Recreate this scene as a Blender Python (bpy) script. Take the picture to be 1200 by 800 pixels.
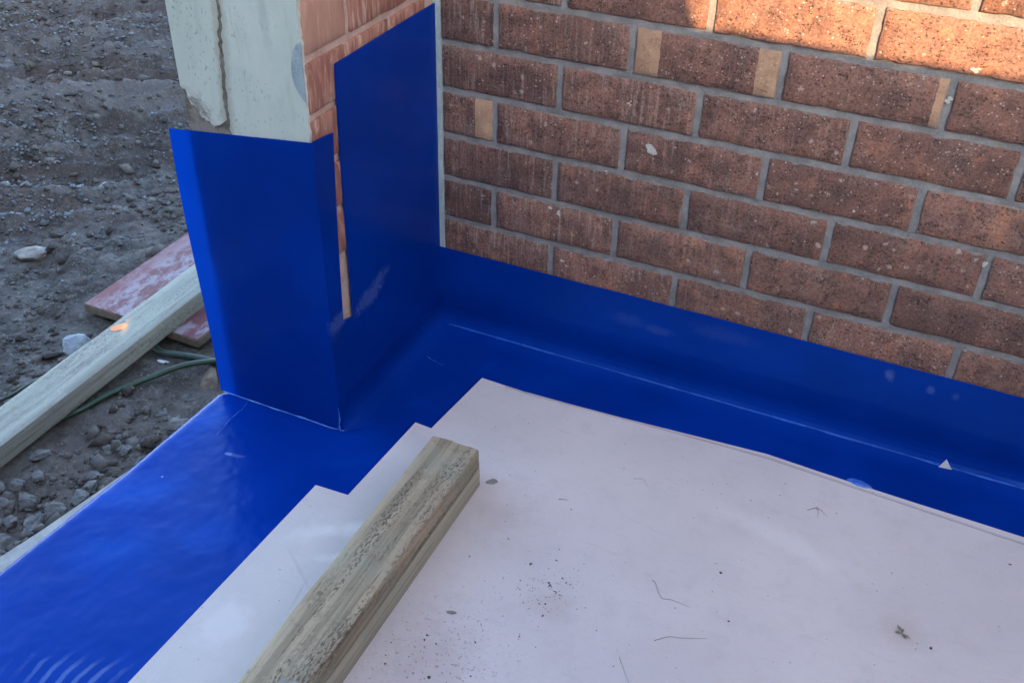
import bpy, bmesh, math, random
import numpy as np
from mathutils import Vector, Matrix, noise as mn
random.seed(7); rng = np.random.default_rng(11)
for o in list(bpy.data.objects): bpy.data.objects.remove(o)
scene = bpy.context.scene
C = scene.collection

# ------------------------------------------------------------------ camera
cam_d = bpy.data.cameras.new('camera'); cam = bpy.data.objects.new('camera', cam_d); C.objects.link(cam)
Rr = Vector((0.908848762, 0.416494320, 0.022943612))
Rd = Vector((0.260199235, -0.523082546, -0.811591651))
Rf = Vector((-0.326021910, 0.743583978, -0.583774428))
M = Matrix.Identity(4)
for i in range(3):
    M[i][0] = Rr[i]; M[i][1] = -Rd[i]; M[i][2] = -Rf[i]
M[0][3], M[1][3], M[2][3] = 0.8320542, -1.5277569, 1.1989808
cam.matrix_world = M
cam_d.sensor_width = 36; cam_d.lens = 1192.844 / 1200 * 36
cam_d.clip_start = 0.02; cam_d.clip_end = 2000
scene.camera = cam

# ------------------------------------------------------------------ light
EL, AZ = math.radians(22), math.radians(30)      # sun behind and to the right of the viewpoint
SUN = Vector((math.cos(EL)*math.sin(AZ), -math.cos(EL)*math.cos(AZ), math.sin(EL)))
world = bpy.data.worlds.new('World'); scene.world = world; world.use_nodes = True
wn = world.node_tree; wn.nodes.clear()
wo = wn.nodes.new('ShaderNodeOutputWorld'); wb = wn.nodes.new('ShaderNodeBackground'); sky = wn.nodes.new('ShaderNodeTexSky')
sky.sky_type = 'NISHITA'; sky.sun_disc = False
sky.dust_density = 1.5; sky.air_density = 1.0; sky.ozone_density = 0.9; sky.sun_elevation = EL; sky.sun_rotation = math.atan2(SUN.x, SUN.y)
wb.inputs[1].default_value = 0.15
wn.links.new(sky.outputs[0], wb.inputs[0]); wn.links.new(wb.outputs[0], wo.inputs[0])
sun_d = bpy.data.lights.new('sun', 'SUN'); sun = bpy.data.objects.new('sun', sun_d); C.objects.link(sun)
sun_d.energy = 1.65; sun_d.angle = math.radians(0.3); sun_d.color = (1.0, 0.60, 0.27)
sun.rotation_euler = SUN.to_track_quat('Z', 'Y').to_euler(); sun.location = SUN*30
vs = scene.view_settings
vs.view_transform = 'Standard'; vs.look = 'None'; vs.gamma = 1; vs.use_curve_mapping = False
vs.exposure = 3.25

# ------------------------------------------------------------------ material helpers
class NT:
    def __init__(s, name):
        s.m = bpy.data.materials.new(name); s.m.use_nodes = True; s.t = s.m.node_tree; s.t.nodes.clear()
        s.out = s.t.nodes.new('ShaderNodeOutputMaterial')
    def n(s, typ, **kw):
        x = s.t.nodes.new('ShaderNode'+typ)
        for k, v in kw.items(): setattr(x, k, v)
        return x
    def put(s, sock, v):
        if isinstance(v, bpy.types.NodeSocket): s.t.links.new(v, sock)
        elif v is not None: sock.default_value = v
    def math(s, op, a, b=None, c=None, clamp=False):
        x = s.n('Math', operation=op, use_clamp=clamp); s.put(x.inputs[0], a); s.put(x.inputs[1], b); s.put(x.inputs[2], c); return x.outputs[0]
    def vmath(s, op, a, b=None):
        x = s.n('VectorMath', operation=op); s.put(x.inputs[0], a); s.put(x.inputs[1], b); return x.outputs[0]
    def mix(s, f, a, b, blend='MIX'):
        x = s.n('Mix', data_type='RGBA', blend_type=blend); s.put(x.inputs[0], f); s.put(x.inputs[6], col(a)); s.put(x.inputs[7], col(b)); return x.outputs[2]
    def noise(s, v, scale, detail=4, rough=.55, dist=0, out=0):
        x = s.n('TexNoise'); s.put(x.inputs['Vector'], v); x.inputs['Scale'].default_value = scale; x.inputs['Detail'].default_value = detail
        x.inputs['Roughness'].default_value = rough; x.inputs['Distortion'].default_value = dist; return x.outputs[out]
    def voro(s, v, scale, feature='F1', out=0, rnd=1):
        x = s.n('TexVoronoi', feature=feature); s.put(x.inputs['Vector'], v); x.inputs['Scale'].default_value = scale; x.inputs['Randomness'].default_value = rnd; return x.outputs[out]
    def voro2(s, v, scale, rnd=1):
        x = s.n('TexVoronoi', feature='F1'); s.put(x.inputs['Vector'], v); x.inputs['Scale'].default_value = scale; x.inputs['Randomness'].default_value = rnd
        k = s.n('SeparateColor'); s.put(k.inputs[0], x.outputs[1]); return x.outputs[0], k.outputs
    def ramp(s, f, a, b, lo=0., hi=1.):
        x = s.n('MapRange', interpolation_type='SMOOTHSTEP'); s.put(x.inputs[0], f); x.inputs[1].default_value = a; x.inputs[2].default_value = b
        x.inputs[3].default_value = lo; x.inputs[4].default_value = hi; return x.outputs[0]
    def scale(s, v, sc):
        x = s.n('Mapping'); s.put(x.inputs[0], v); x.inputs[3].default_value = sc; return x.outputs[0]
    def bump(s, h, strength, dist, prev=None):
        x = s.n('Bump'); s.put(x.inputs['Height'], h); x.inputs['Strength'].default_value = strength; x.inputs['Distance'].default_value = dist
        if prev is not None: s.put(x.inputs['Normal'], prev)
        return x.outputs[0]
    def geo(s): return s.n('NewGeometry').outputs['Position']
    def obj(s): return s.n('TexCoord').outputs['Object']
    def info(s): return s.n('ObjectInfo')
    def sep(s, v):
        x = s.n('SeparateXYZ'); s.put(x.inputs[0], v); return x.outputs
    def blob(s, v, c, r, rot=0., ax=(0, 1), brk=None, soft=.4):
        """ellipse mask around c, radii r, turned by rot, in the plane of axes ax"""
        q = s.sep(v); a = s.math('SUBTRACT', q[ax[0]], c[0]); b = s.math('SUBTRACT', q[ax[1]], c[1])
        ca, sa = math.cos(rot), math.sin(rot)
        u = s.math('ADD', s.math('MULTIPLY', a, ca/r[0]), s.math('MULTIPLY', b, sa/r[0]))
        w = s.math('ADD', s.math('MULTIPLY', a, -sa/r[1]), s.math('MULTIPLY', b, ca/r[1]))
        d = s.math('SQRT', s.math('ADD', s.math('MULTIPLY', u, u), s.math('MULTIPLY', w, w)))
        if brk is not None: d = s.math('ADD', d, s.math('MULTIPLY', s.math('SUBTRACT', brk, .5), 1.1))
        return s.ramp(d, 1, 1-soft)
    def bsdf(s, color, rough=.8, normal=None, spec=.5, coat=0, coat_rough=.1):
        x = s.n('BsdfPrincipled'); s.put(x.inputs['Base Color'], col(color)); s.put(x.inputs['Roughness'], rough); x.inputs['Specular IOR Level'].default_value = spec
        if normal is not None: s.put(x.inputs['Normal'], normal)
        x.inputs['Coat Weight'].default_value = coat; x.inputs['Coat Roughness'].default_value = coat_rough
        return x.outputs[0]
    def done(s, sh):
        s.t.links.new(sh, s.out.inputs[0]); return s.m
def col(c):
    if isinstance(c, (tuple, list)) and len(c) == 3: return (*c, 1)
    return c

# ------------------------------------------------------------------ materials
def mat_brick():
    m = NT('brick_red_brown'); inf = m.info(); o = m.obj()
    rv = m.n('CombineXYZ'); r = inf.outputs['Random']
    m.put(rv.inputs[0], m.math('MULTIPLY', r, 37.)); m.put(rv.inputs[1], m.math('MULTIPLY', r, 91.)); m.put(rv.inputs[2], m.math('MULTIPLY', r, 53.))
    v = m.vmath('ADD', o, rv.outputs[0])
    oc = m.n('SeparateColor'); m.put(oc.inputs[0], inf.outputs['Color'])
    tanL, tanR, tone = oc.outputs[0], oc.outputs[1], oc.outputs[2]; drag = inf.outputs['Alpha']
    n1 = m.noise(v, 11, 3); n2 = m.noise(v, 42, 5, .65); n3 = m.noise(v, 260, 3, .7)
    c = m.mix(m.ramp(n1, .36, .62), (.160, .094, .078), (.232, .130, .102))
    c = m.mix(m.math('MULTIPLY', m.ramp(n2, .48, .68), .7), c, (.100, .062, .056))
    c = m.mix(m.math('MULTIPLY', m.ramp(m.noise(m.vmath('ADD', v, (5, 5, 5)), 24, 3), .56, .72), .5), c, (.38, .185, .115))
    # kiln marks: two or three round dark bruises across a brick
    q = m.sep(o)
    wx = m.n('CombineXYZ'); m.put(wx.inputs[0], m.math('MULTIPLY', m.math('SUBTRACT', m.math('FRACT', m.math('ADD', m.math('MULTIPLY', q[0], 13.), m.math('ADD', r, .5))), .5), .077))
    m.put(wx.inputs[2], m.math('MULTIPLY', q[2], .8))
    br = m.n('VectorMath', operation='LENGTH'); m.put(br.inputs[0], wx.outputs[0])
    bruise = m.math('MULTIPLY', m.ramp(m.math('ADD', br.outputs['Value'], m.math('MULTIPLY', m.math('SUBTRACT', n2, .5), .03)), .026, .006), m.ramp(m.noise(v, 9, 1), .40, .62))
    c = m.mix(m.math('MULTIPLY', bruise, .6), c, (.095, .062, .058))
    # wire-cut drag lines, stronger on bricks near the inner corner
    dv = m.scale(v, (210, 1, 13)); dn = m.noise(dv, 1, 3, .6)
    c = m.mix(m.math('MULTIPLY', m.math('MULTIPLY', m.ramp(dn, .52, .68), drag), .85), c, (.32, .27, .25))
    c = m.mix(m.math('MULTIPLY', m.math('MULTIPLY', m.ramp(dn, .46, .34), drag), .8), c, (.075, .058, .056))
    # grey cement film
    c = m.mix(m.math('MULTIPLY', m.ramp(m.noise(v, 17, 5, .7), .48, .72), .45), c, (.215, .168, .152))
    c = m.mix(1., c, m.mix(m.ramp(n3, .34, .66), (.74, .74, .74), (1.26, 1.24, 1.22)), 'MULTIPLY')
    # tan kiln-flash ends
    jag = m.math('MULTIPLY', m.math('SUBTRACT', m.noise(v, 55, 3), .5), .004)
    ax = m.math('ADD', q[0], jag)
    tl = m.math('LESS_THAN', m.math('ADD', ax, .115), tanL)
    tr = m.math('LESS_THAN', m.math('SUBTRACT', .115, ax), tanR)
    tan = m.math('MAXIMUM', tl, tr)
    tcol = m.mix(m.ramp(n2, .35, .7), (.47, .32, .21), (.37, .245, .165))
    c = m.mix(m.math('MULTIPLY', tan, .92), c, tcol)
    c = m.mix(1., c, m.mix(tone, (.66, .65, .66), (1.36, 1.28, 1.2)), 'MULTIPLY')
    # pits and pale chips
    pv, ps = m.voro2(m.scale(v, (300, 300, 420)), 1)
    pit = m.math('MULTIPLY', m.ramp(m.math('ADD', pv, m.math('MULTIPLY', m.math('SUBTRACT', n3, .5), 1.2)), .6, .2), m.math('GREATER_THAN', m.math('ADD', m.math('MULTIPLY', ps[0], .60), n2), .99))
    c = m.mix(m.math('MULTIPLY', m.math('MULTIPLY', pit, m.math('SUBTRACT', 1., m.math('MULTIPLY', tan, .8))), .8), c, (.025, .017, .016))
    def chips(scale, thr, rad, off):
        a, b = m.voro2(m.vmath('ADD', v, off), scale)
        a = m.math('ADD', a, m.math('MULTIPLY', m.math('SUBTRACT', n3, .5), 1.5))
        return m.math('MULTIPLY', m.math('LESS_THAN', a, m.math('MULTIPLY', m.math('POWER', b[1], 2.), rad)), m.math('GREATER_THAN', b[0], thr))
    ch = m.math('MAXIMUM', chips(260, .80, .46, (3, 1, 2)), chips(75, .84, .34, (1, 7, 4)))
    c = m.mix(m.math('MULTIPLY', ch, .55), c, (.50, .43, .38))
    ed = m.math('MINIMUM', m.math('SUBTRACT', .038, m.math('ABSOLUTE', q[2])), m.math('SUBTRACT', .115, m.math('ABSOLUTE', q[0])))
    sm = m.ramp(m.math('SUBTRACT', ed, m.math('MULTIPLY', m.math('SUBTRACT', m.noise(v, 42, 4, .6), .47), .020)), .0016, -.0018)
    c = m.mix(m.math('MULTIPLY', sm, .65), c, (.25, .24, .225))
    b = m.bump(n3, .8, .0018)
    b = m.bump(n2, .7, .004, b)
    b = m.bump(m.math('MULTIPLY', m.math('SUBTRACT', dn, .5), drag), .6, .002, b)
    b = m.bump(m.math('MULTIPLY', pit, -1.), .7, .0015, b)
    return m.done(m.bsdf(c, .86, b, .35))

def mat_pier_brick():
    m = NT('brick_smeared_salmon'); inf = m.info(); o = m.obj(); r = inf.outputs['Random']
    rv = m.n('CombineXYZ')
    for i, k in enumerate((41., 17., 77.)): m.put(rv.inputs[i], m.math('MULTIPLY', r, k))
    v = m.vmath('ADD', o, rv.outputs[0])
    n1 = m.noise(v, 14, 4); n2 = m.noise(v, 60, 4, .6); dr = m.noise(m.scale(v, (60, 40, 9)), 1, 4, .6, 1.5)
    c = m.mix(m.ramp(n1, .35, .65), (.28, .12, .088), (.38, .20, .145))
    c = m.mix(m.math('MULTIPLY', m.ramp(dr, .48, .60), .85), c, (.205, .078, .06))
    c = m.mix(m.math('MULTIPLY', m.ramp(dr, .45, .36), .8), c, (.54, .40, .335))
    oc = m.n('SeparateColor'); m.put(oc.inputs[0], inf.outputs['Color'])
    c = m.mix(m.math('MULTIPLY', oc.outputs[2], .75), c, m.mix(n2, (.50, .32, .235), (.45, .275, .20)))
    w = m.voro(v, 240); c = m.mix(m.math('MULTIPLY', m.ramp(w, .16, .08), m.ramp(n2, .5, .65)), c, (.62, .56, .5))
    b = m.bump(n2, .5, .0025); b = m.bump(dr, .5, .002, b)
    return m.done(m.bsdf(c, .85, b, .3))

def mat_mortar(name, ca, cb):
    m = NT(name); g = m.geo(); n1 = m.noise(g, 25, 4); n2 = m.noise(g, 300, 4, .7)
    c = m.mix(m.ramp(n1, .35, .65), ca, cb); c = m.mix(m.math('MULTIPLY', m.ramp(n2, .5, .72), .45), c, tuple(x*1.45 for x in cb))
    c = m.mix(m.math('MULTIPLY', m.ramp(n2, .42, .3), .4), c, tuple(x*.5 for x in ca))
    b = m.bump(n2, .7, .0015); b = m.bump(m.noise(g, 70, 4), .8, .004, b)
    return m.done(m.bsdf(c, .92, b, .25))

def mat_render():
    m = NT('pale_green_render'); g = m.geo(); n1 = m.noise(g, 9, 4); n2 = m.noise(g, 180, 4, .6); st = m.noise(m.scale(g, (60, 60, 12)), 1, 4, .6)
    c = m.mix(m.ramp(n1, .3, .7), (.475, .54, .455), (.56, .61, .53))
    c = m.mix(m.math('MULTIPLY', m.ramp(st, .5, .72), .4), c, (.40, .44, .375))
    pt = m.noise(m.scale(g, (260, 260, 120)), 1, 3, .5)
    pit = m.math('MULTIPLY', m.ramp(pt, .60, .66), m.ramp(m.noise(g, 20, 2), .40, .6))
    c = m.mix(m.math('MULTIPLY', pit, .7), c, (.22, .24, .2))
    sm = m.blob(g, (-.06, .74), (.012, .09), .05, (0, 2), m.noise(g, 60, 4), .8)
    c = m.mix(m.math('MULTIPLY', sm, .35), c, (.36, .38, .35))
    q = m.sep(g); ck = m.math('ABSOLUTE', m.math('ADD', m.math('SUBTRACT', q[0], m.math('MULTIPLY', m.math('SUBTRACT', q[2], .65), .067)), m.math('ADD', .1435, m.math('MULTIPLY', m.math('SUBTRACT', m.noise(g, 40, 4), .5), .02))))
    c = m.mix(m.math('MULTIPLY', m.ramp(ck, .016, .006), .45), c, (.30, .27, .20))
    # dirty splashed toe on the left corner
    d = m.blob(g, (-.215, .545), (.045, .06), 0, (0, 2), m.noise(g, 55, 5, .65), .5)
    c = m.mix(m.math('MULTIPLY', d, .75), c, m.mix(m.ramp(m.noise(g, 90, 4, .6), .4, .62), (.16, .12, .095), (.42, .40, .36)))
    b = m.bump(n2, .35, .0015); b = m.bump(pit, -.8, .002, b); b = m.bump(m.math('MULTIPLY', d, m.noise(g, 90, 4, .6)), .8, .006, b)
    return m.done(m.bsdf(c, .75, b, .35))

def mat_membrane():
    m = NT('blue_membrane'); g = m.geo(); q = m.sep(g)
    n1 = m.noise(g, 5, 3); n2 = m.noise(g, 28, 5, .6); n3 = m.noise(g, 700, 2, .5); brk = m.noise(g, 70, 4, .7); b2 = m.noise(g, 120, 3, .6); mesh = m.ramp(m.voro(m.scale(g, (1, 0, 1)), 330, rnd=.2), .62, .3)
    c = m.mix(m.ramp(n1, .3, .7), (.0005, .037, .33), (.0007, .048, .41))
    dust = m.math('MULTIPLY', m.ramp(n2, .55, .85), .05)
    marks = 0.; soft = 0.
    def add(mask, k):
        nonlocal marks
        marks = m.math('MAXIMUM', marks, m.math('MULTIPLY', mask, k))
    def add2(mask, k):
        nonlocal soft
        soft = m.math('MAXIMUM', soft, m.math('MULTIPLY', mask, k))
    isfloor = m.math('LESS_THAN', q[2], .012)
    side = m.math('MULTIPLY', m.math('GREATER_THAN', q[0], -.004), m.math('LESS_THAN', q[0], .012))
    back = m.math('MULTIPLY', m.math('GREATER_THAN', q[1], -.012), m.math('GREATER_THAN', q[2], .03))
    def on(k, *a, **kw): return m.math('MULTIPLY', k, m.blob(*a, **kw))
    # scuffed cement film below the exposed brick strip
    for (cy, cz, ry, rz, ro, kk) in ((-.265, .218, .06, .024, .14, .20), (-.235, .232, .045, .018, .2, .16), (-.362, .226, .04, .022, .1, .20)):
        add(on(side, g, (cy, cz), (ry, rz), ro, (1, 2), b2, .6), kk)
    for (cx, cz, rx, rz, kk) in ((.866, .157, .012, .014, .45), (.935, .150, .010, .011, .28), (.975, .150, .008, .010, .16), (.46, .125, .04, .012, .12), (.40, .13, .05, .02, .09), (.58, .15, .09, .02, .07)):
        add(m.math('MULTIPLY', on(back, g, (cx, cz), (rx, rz), 0, (0, 2), brk, .8), m.math('ADD', m.math('MULTIPLY', mesh, .6), .4)), kk)
    for (cx, cy, rx, ry, ro, kk) in ((-.135, -.526, .010, .005, .2, .8), (-.122, -.524, .022, .006, .2, .25), (-.20, -.62, .003, .003, 0, .9)):
        add(on(isfloor, g, (cx, cy), (rx, ry), ro, (0, 1), brk, .7), kk)
    for (cx, cy, rx, ry, ro, kk) in ((.05, -.46, .07, .022, .5, .22), (-.20, -.66, .11, .05, .7, .5), (-.15, -.78, .12, .06, .5, .4), (-.05, -.70, .08, .05, .6, .35), (-.22, -.46, .03, .07, 0, .5), (.16, -.10, .045, .014, 1.2, .2), (.09, -.25, .07, .016, 1., .14)):
        add2(on(isfloor, g, (cx, cy), (rx, ry), ro, (0, 1), n2, 1.), kk)
    # fan of pale scuff arcs painting wave-like reflections at the near end
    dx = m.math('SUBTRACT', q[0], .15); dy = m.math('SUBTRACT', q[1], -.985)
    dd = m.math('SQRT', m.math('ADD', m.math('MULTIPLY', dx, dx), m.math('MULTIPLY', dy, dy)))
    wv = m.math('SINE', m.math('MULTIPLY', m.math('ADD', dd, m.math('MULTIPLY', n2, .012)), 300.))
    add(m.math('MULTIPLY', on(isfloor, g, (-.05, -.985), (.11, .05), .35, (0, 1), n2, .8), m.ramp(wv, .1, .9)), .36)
    c = m.mix(dust, c, (.006, .12, .72)); c = m.mix(m.math('MULTIPLY', soft, .6), c, (.004, .13, .70)); c = m.mix(marks, c, (.24, .37, .70))
    b = m.bump(n3, .05, .0004); b = m.bump(m.noise(g, 9, 3), .35, .014, b); b = m.bump(m.noise(g, 45, 3), .16, .003, b)
    rg = m.math('ADD', m.math('MULTIPLY', n2, .14), m.math('ADD', m.math('MULTIPLY', marks, .4), .14))
    p = m.bsdf(c, rg, b, .30); p.node.inputs['Specular Tint'].default_value = (.25, .58, 1., 1)
    tr = m.n('BsdfTranslucent'); m.put(tr.inputs[0], m.mix(.5, c, (.0, .07, .62))); mx = m.n('MixShader'); mx.inputs[0].default_value = .33
    m.t.links.new(p, mx.inputs[1]); m.t.links.new(tr.outputs[0], mx.inputs[2])
    return m.done(mx.outputs[0])

def mat_simple(name, a, b_, sc=40, rough=.8, bs=.4, bd=.002, spec=.4, fine=True):
    m = NT(name); g = m.obj(); n1 = m.noise(g, sc, 4, .6); n2 = m.noise(g, sc*6, 4, .6)
    c = m.mix(m.ramp(n1, .35, .65), a, b_)
    c = m.mix(m.math('MULTIPLY', m.ramp(n2, .5, .75), .35), c, tuple(min(1, x*1.5) for x in b_))
    b = m.bump(n1, bs, bd*2); b = m.bump(n2, bs, bd*.6, b)
    return m.done(m.bsdf(c, rough, b, spec))

def mat_sheet():
    m = NT('grey_white_fibre_board'); g = m.geo(); q = m.sep(g)
    n1 = m.noise(g, 3.2, 4); n2 = m.noise(g, 24, 5, .65); n3 = m.noise(g, 300, 3, .6); brk = m.noise(g, 45, 5, .7)
    c = m.mix(m.ramp(n1, .3, .7), (.58, .545, .53), (.65, .61, .59))
    c = m.mix(m.math('MULTIPLY', m.ramp(n2, .46, .72), .35), c, (.51, .475, .465))
    c = m.mix(m.math('MULTIPLY', m.ramp(n3, .52, .75), .35), c, (.73, .70, .68))
    # greyer cement-wiped ground on the side of the timbers next to the slab edge
    wl = m.math('MULTIPLY', m.ramp(m.math('ADD', q[0], m.math('MULTIPLY', m.math('SUBTRACT', n2, .5), .05)), .215, .17), m.ramp(m.math('ADD', q[1], m.math('MULTIPLY', brk, .06)), -.37, -.48))
    c = m.mix(m.math('MULTIPLY', wl, .45), c, (.40, .375, .36))
    def st(cx, cy, rx, ry, ro, kk, cc, soft=.7, bk=brk):
        nonlocal c
        c = m.mix(m.math('MULTIPLY', m.blob(g, (cx, cy), (rx, ry), ro, (0, 1), bk, soft), kk), c, cc)
    W = (.76, .74, .73)
    fsc = m.noise(m.scale(g, (18, 130, 1)), 1, 4, .7, 1.5); c = m.mix(m.math('MULTIPLY', m.ramp(fsc, .56, .70), .22), c, (.40, .37, .36))
    fs2 = m.noise(m.scale(g, (150, 22, 1)), 1, 4, .7, 1.5); c = m.mix(m.math('MULTIPLY', m.ramp(fs2, .58, .72), .20), c, (.70, .67, .66))
    st(.76, -.312, .16, .034, -.20, .38, W, 1.); st(.83, -.335, .08, .035, -.5, .25, W, 1.)
    st(.16, -.59, .07, .022, .55, .5, W, 1.); st(.17, -.655, .06, .016, .4, .4, W, 1.); st(.10, -.63, .06, .03, .8, .3, W, 1.)
    st(.09, -.83, .05, .06, .3, .25, W)
    st(.40, -.80, .09, .16, .2, .30, (.40, .30, .27)); st(.5, -.6, .05, .04, 0, .25, (.42, .34, .31)); st(.97, -.42, .04, .05, .2, .30, (.46, .37, .30))
    st(.70, -.62, .22, .10, .3, .15, (.44, .36, .35)); st(.35, -.47, .06, .04, 0, .22, (.47, .36, .33))
    # pencil-thin scrape and cement ridge line
    st(.155, -.74, .003, .05, .15, .3, (.30, .28, .28), .9); st(.13, -.70, .004, .07, .95, .25, (.30, .28, .28), .9)
    for sc, thr, k in ((120, .76, .6), (230, .78, .5)):
        c = m.mix(m.math('MULTIPLY', m.ramp(m.noise(m.vmath('ADD', g, (sc, 2, 1)), sc, 2, .4), thr-.02, thr+.02), k), c, (.14, .12, .11))
    dd = m.math('MAXIMUM', m.blob(g, (.40, -.78), (.16, .22), .2, (0, 1), n2, .9), m.blob(g, (.49, -.57), (.07, .05), .3, (0, 1), n2, .9))
    c = m.mix(m.math('MULTIPLY', m.math('MULTIPLY', dd, m.ramp(m.noise(g, 170, 3, .6), .60, .68)), .65), c, (.17, .12, .10))
    b = m.bump(n3, .25, .0008); b = m.bump(n2, .35, .0015, b)
    return m.done(m.bsdf(c, .72, b, .35))

def mat_timber(name, ca, cb, cd, mould=1., green=.5, axis='Y'):
    m = NT(name); o = m.obj(); inf = m.info(); sh = m.n('CombineXYZ'); m.put(sh.inputs[0], m.math('MULTIPLY', inf.outputs['Random'], 9.)); m.put(sh.inputs[1], m.math('MULTIPLY', inf.outputs['Random'], 31.))
    v = m.vmath('ADD', o, sh.outputs[0])
    g1 = m.noise(m.scale(v, (42, 1.7, 42)), 1, 5, .65, .9); g2 = m.noise(m.scale(v, (150, 5, 150)), 1, 4, .65, .6); n1 = m.noise(v, 7, 3)
    c = m.mix(m.ramp(g1, .35, .65), ca, cb)
    c = m.mix(m.math('MULTIPLY', m.ramp(g2, .52, .7), .55), c, cd)
    c = m.mix(m.math('MULTIPLY', m.ramp(n1, .45, .7), green), c, (.265, .31, .235))
    sp = m.noise(m.scale(v, (340, 120, 340)), 1, 4, .75, .2); band = m.noise(m.scale(v, (38, 3.2, 38)), 1, 4, .6, .5)
    mo = m.math('MULTIPLY', m.ramp(sp, .49, .57), m.ramp(band, .46, .60))
    c = m.mix(m.math('MULTIPLY', mo, .8*mould), c, (.045, .04, .035))
    spl = m.noise(m.scale(v, (330, 2.2, 330)), 1, 2, .5, .3); c = m.mix(m.math('MULTIPLY', m.ramp(spl, .66, .72), .7), c, (.06, .05, .038))
    dt = m.noise(v, 38, 5, .7); c = m.mix(m.math('MULTIPLY', m.ramp(dt, .52, .72), .45*mould), c, (.17, .125, .085))
    c = m.mix(m.math('MULTIPLY', m.ramp(m.noise(v, 160, 2), .66, .74), .4), c, (.55, .52, .45))
    b = m.bump(g2, .5, .0016); b = m.bump(g1, .5, .003, b); b = m.bump(mo, -.6, .0015, b)
    return m.done(m.bsdf(c, .8, b, .3))

def mat_form_face():
    m = NT('worn_red_form_ply'); o = m.obj(); a = m.noise(m.scale(o, (20, 10, 20)), 1, 6, .75, .15); d = m.noise(m.scale(o, (60, 20, 60)), 1, 4, .65)
    c = m.mix(m.ramp(a, .44, .58), (.135, .045, .052), (.25, .205, .23))
    c = m.mix(m.math('MULTIPLY', m.ramp(d, .5, .7), .5), c, (.24, .15, .15)); c = m.mix(m.math('MULTIPLY', m.ramp(d, .42, .32), .5), c, (.12, .06, .06))
    q = m.sep(o)
    c = m.mix(m.math('MULTIPLY', m.ramp(q[0], -.10, -.14), .6), c, (.17, .05, .055))
    return m.done(m.bsdf(c, .7, m.bump(d, .4, .0015), .35))

def mat_soil():
    m = NT('grey_brown_soil'); g = m.geo()
    n1 = m.noise(g, 1.7, 4, .6); n2 = m.noise(g, 14, 5, .65); n3 = m.noise(g, 90, 5, .7); n4 = m.noise(g, 320, 3, .7)
    c = m.mix(m.ramp(n2, .35, .66), (.058, .051, .046), (.120, .109, .100))
    c = m.mix(m.math('MULTIPLY', m.ramp(n1, .46, .62), .5), c, (.105, .076, .061))
    c = m.mix(m.math('MULTIPLY', m.ramp(n3, .5, .72), .55), c, (.215, .205, .196))
    c = m.mix(m.math('MULTIPLY', m.ramp(n3, .44, .3), .6), c, (.028, .023, .021))
    al = m.math('ADD', m.math('MULTIPLY', m.sep(g)[0], .72), m.math('MULTIPLY', m.sep(g)[1], .69)); ac = m.math('ADD', m.math('MULTIPLY', m.sep(g)[0], -.69), m.math('MULTIPLY', m.sep(g)[1], .72))
    cv = m.n('CombineXYZ'); m.put(cv.inputs[0], m.math('MULTIPLY', al, 1.2)); m.put(cv.inputs[1], m.math('MULTIPLY', ac, 11.)); stn = m.noise(cv.outputs[0], 1, 4, .6, .4)
    fm = m.ramp(m.math('SUBTRACT', m.sep(g)[0], m.math('MULTIPLY', m.sep(g)[1], .35)), -1.0, -1.5)
    c = m.mix(m.math('MULTIPLY', m.math('MULTIPLY', m.ramp(stn, .50, .60), fm), .5), c, (.062, .046, .040)); c = m.mix(m.math('MULTIPLY', m.math('MULTIPLY', m.ramp(stn, .46, .38), fm), .35), c, (.20, .195, .19))
    pv, ps = m.voro2(g, 210)
    c = m.mix(m.math('MULTIPLY', m.math('MULTIPLY', m.ramp(pv, .45, .3), m.math('GREATER_THAN', ps[0], .88)), .4), c, m.mix(ps[1], (.13, .12, .115), (.30, .30, .30)))
    b = m.bump(n4, .8, .002); b = m.bump(n3, .9, .007, b); b = m.bump(n2, .6, .02, b)
    return m.done(m.bsdf(c, .95, b, .2))

def mat_varied(name, a, b_, rough=.9):
    m = NT(name); g = m.geo(); rpi = m.n('NewGeometry').outputs['Random Per Island']; n = m.noise(g, 150, 4, .6)
    c = m.mix(rpi, a, b_); c = m.mix(m.math('MULTIPLY', m.ramp(n, .4, .7), .4), c, tuple(x*.55 for x in a))
    return m.done(m.bsdf(c, rough, m.bump(n, .5, .002), .25))

MB, MPB = mat_brick(), mat_pier_brick()
MMO = mat_mortar('grey_mortar', (.168, .172, .174), (.240, .243, .243)); MMP = mat_mortar('salmon_mortar', (.46, .33, .27), (.54, .41, .35))
MCR = mat_mortar('crumbled_cement', (.12, .10, .078), (.27, .245, .205)); MSE = mat_mortar('blue_grey_sealant', (.27, .345, .355), (.34, .41, .42))
MRE, MME, MSH, MSO = mat_render(), mat_membrane(), mat_sheet(), mat_soil()
MT1 = mat_timber('weathered_treated_pine', (.42, .345, .23), (.25, .21, .14), (.14, .11, .072), 1., .42)
MT2 = mat_timber('clean_treated_pine', (.47, .44, .32), (.38, .355, .255), (.27, .245, .17), .08, .3)
MT3 = mat_timber('pale_grey_pine', (.30, .295, .25), (.225, .225, .19), (.125, .12, .10), .6, .22)
MT4 = mat_timber('shade_fence_pine', (.20, .16, .12), (.14, .115, .09), (.08, .065, .05), .2, .1)
MPLY = mat_form_face(); MPE = mat_simple('ply_edge', (.20, .155, .11), (.13, .10, .075), 60)
MED = mat_simple('dark_board_edge', (.13, .115, .10), (.075, .066, .058), 90); MCO = mat_simple('cement_grey', (.25, .25, .245), (.33, .33, .32), 30, .9)
MST = mat_simple('pale_stone', (.30, .275, .245), (.20, .185, .17), 35, .9, .6, .004); MSB = mat_simple('blue_grey_stone', (.20, .225, .25), (.27, .295, .32), 30, .9, .5, .003)
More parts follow.
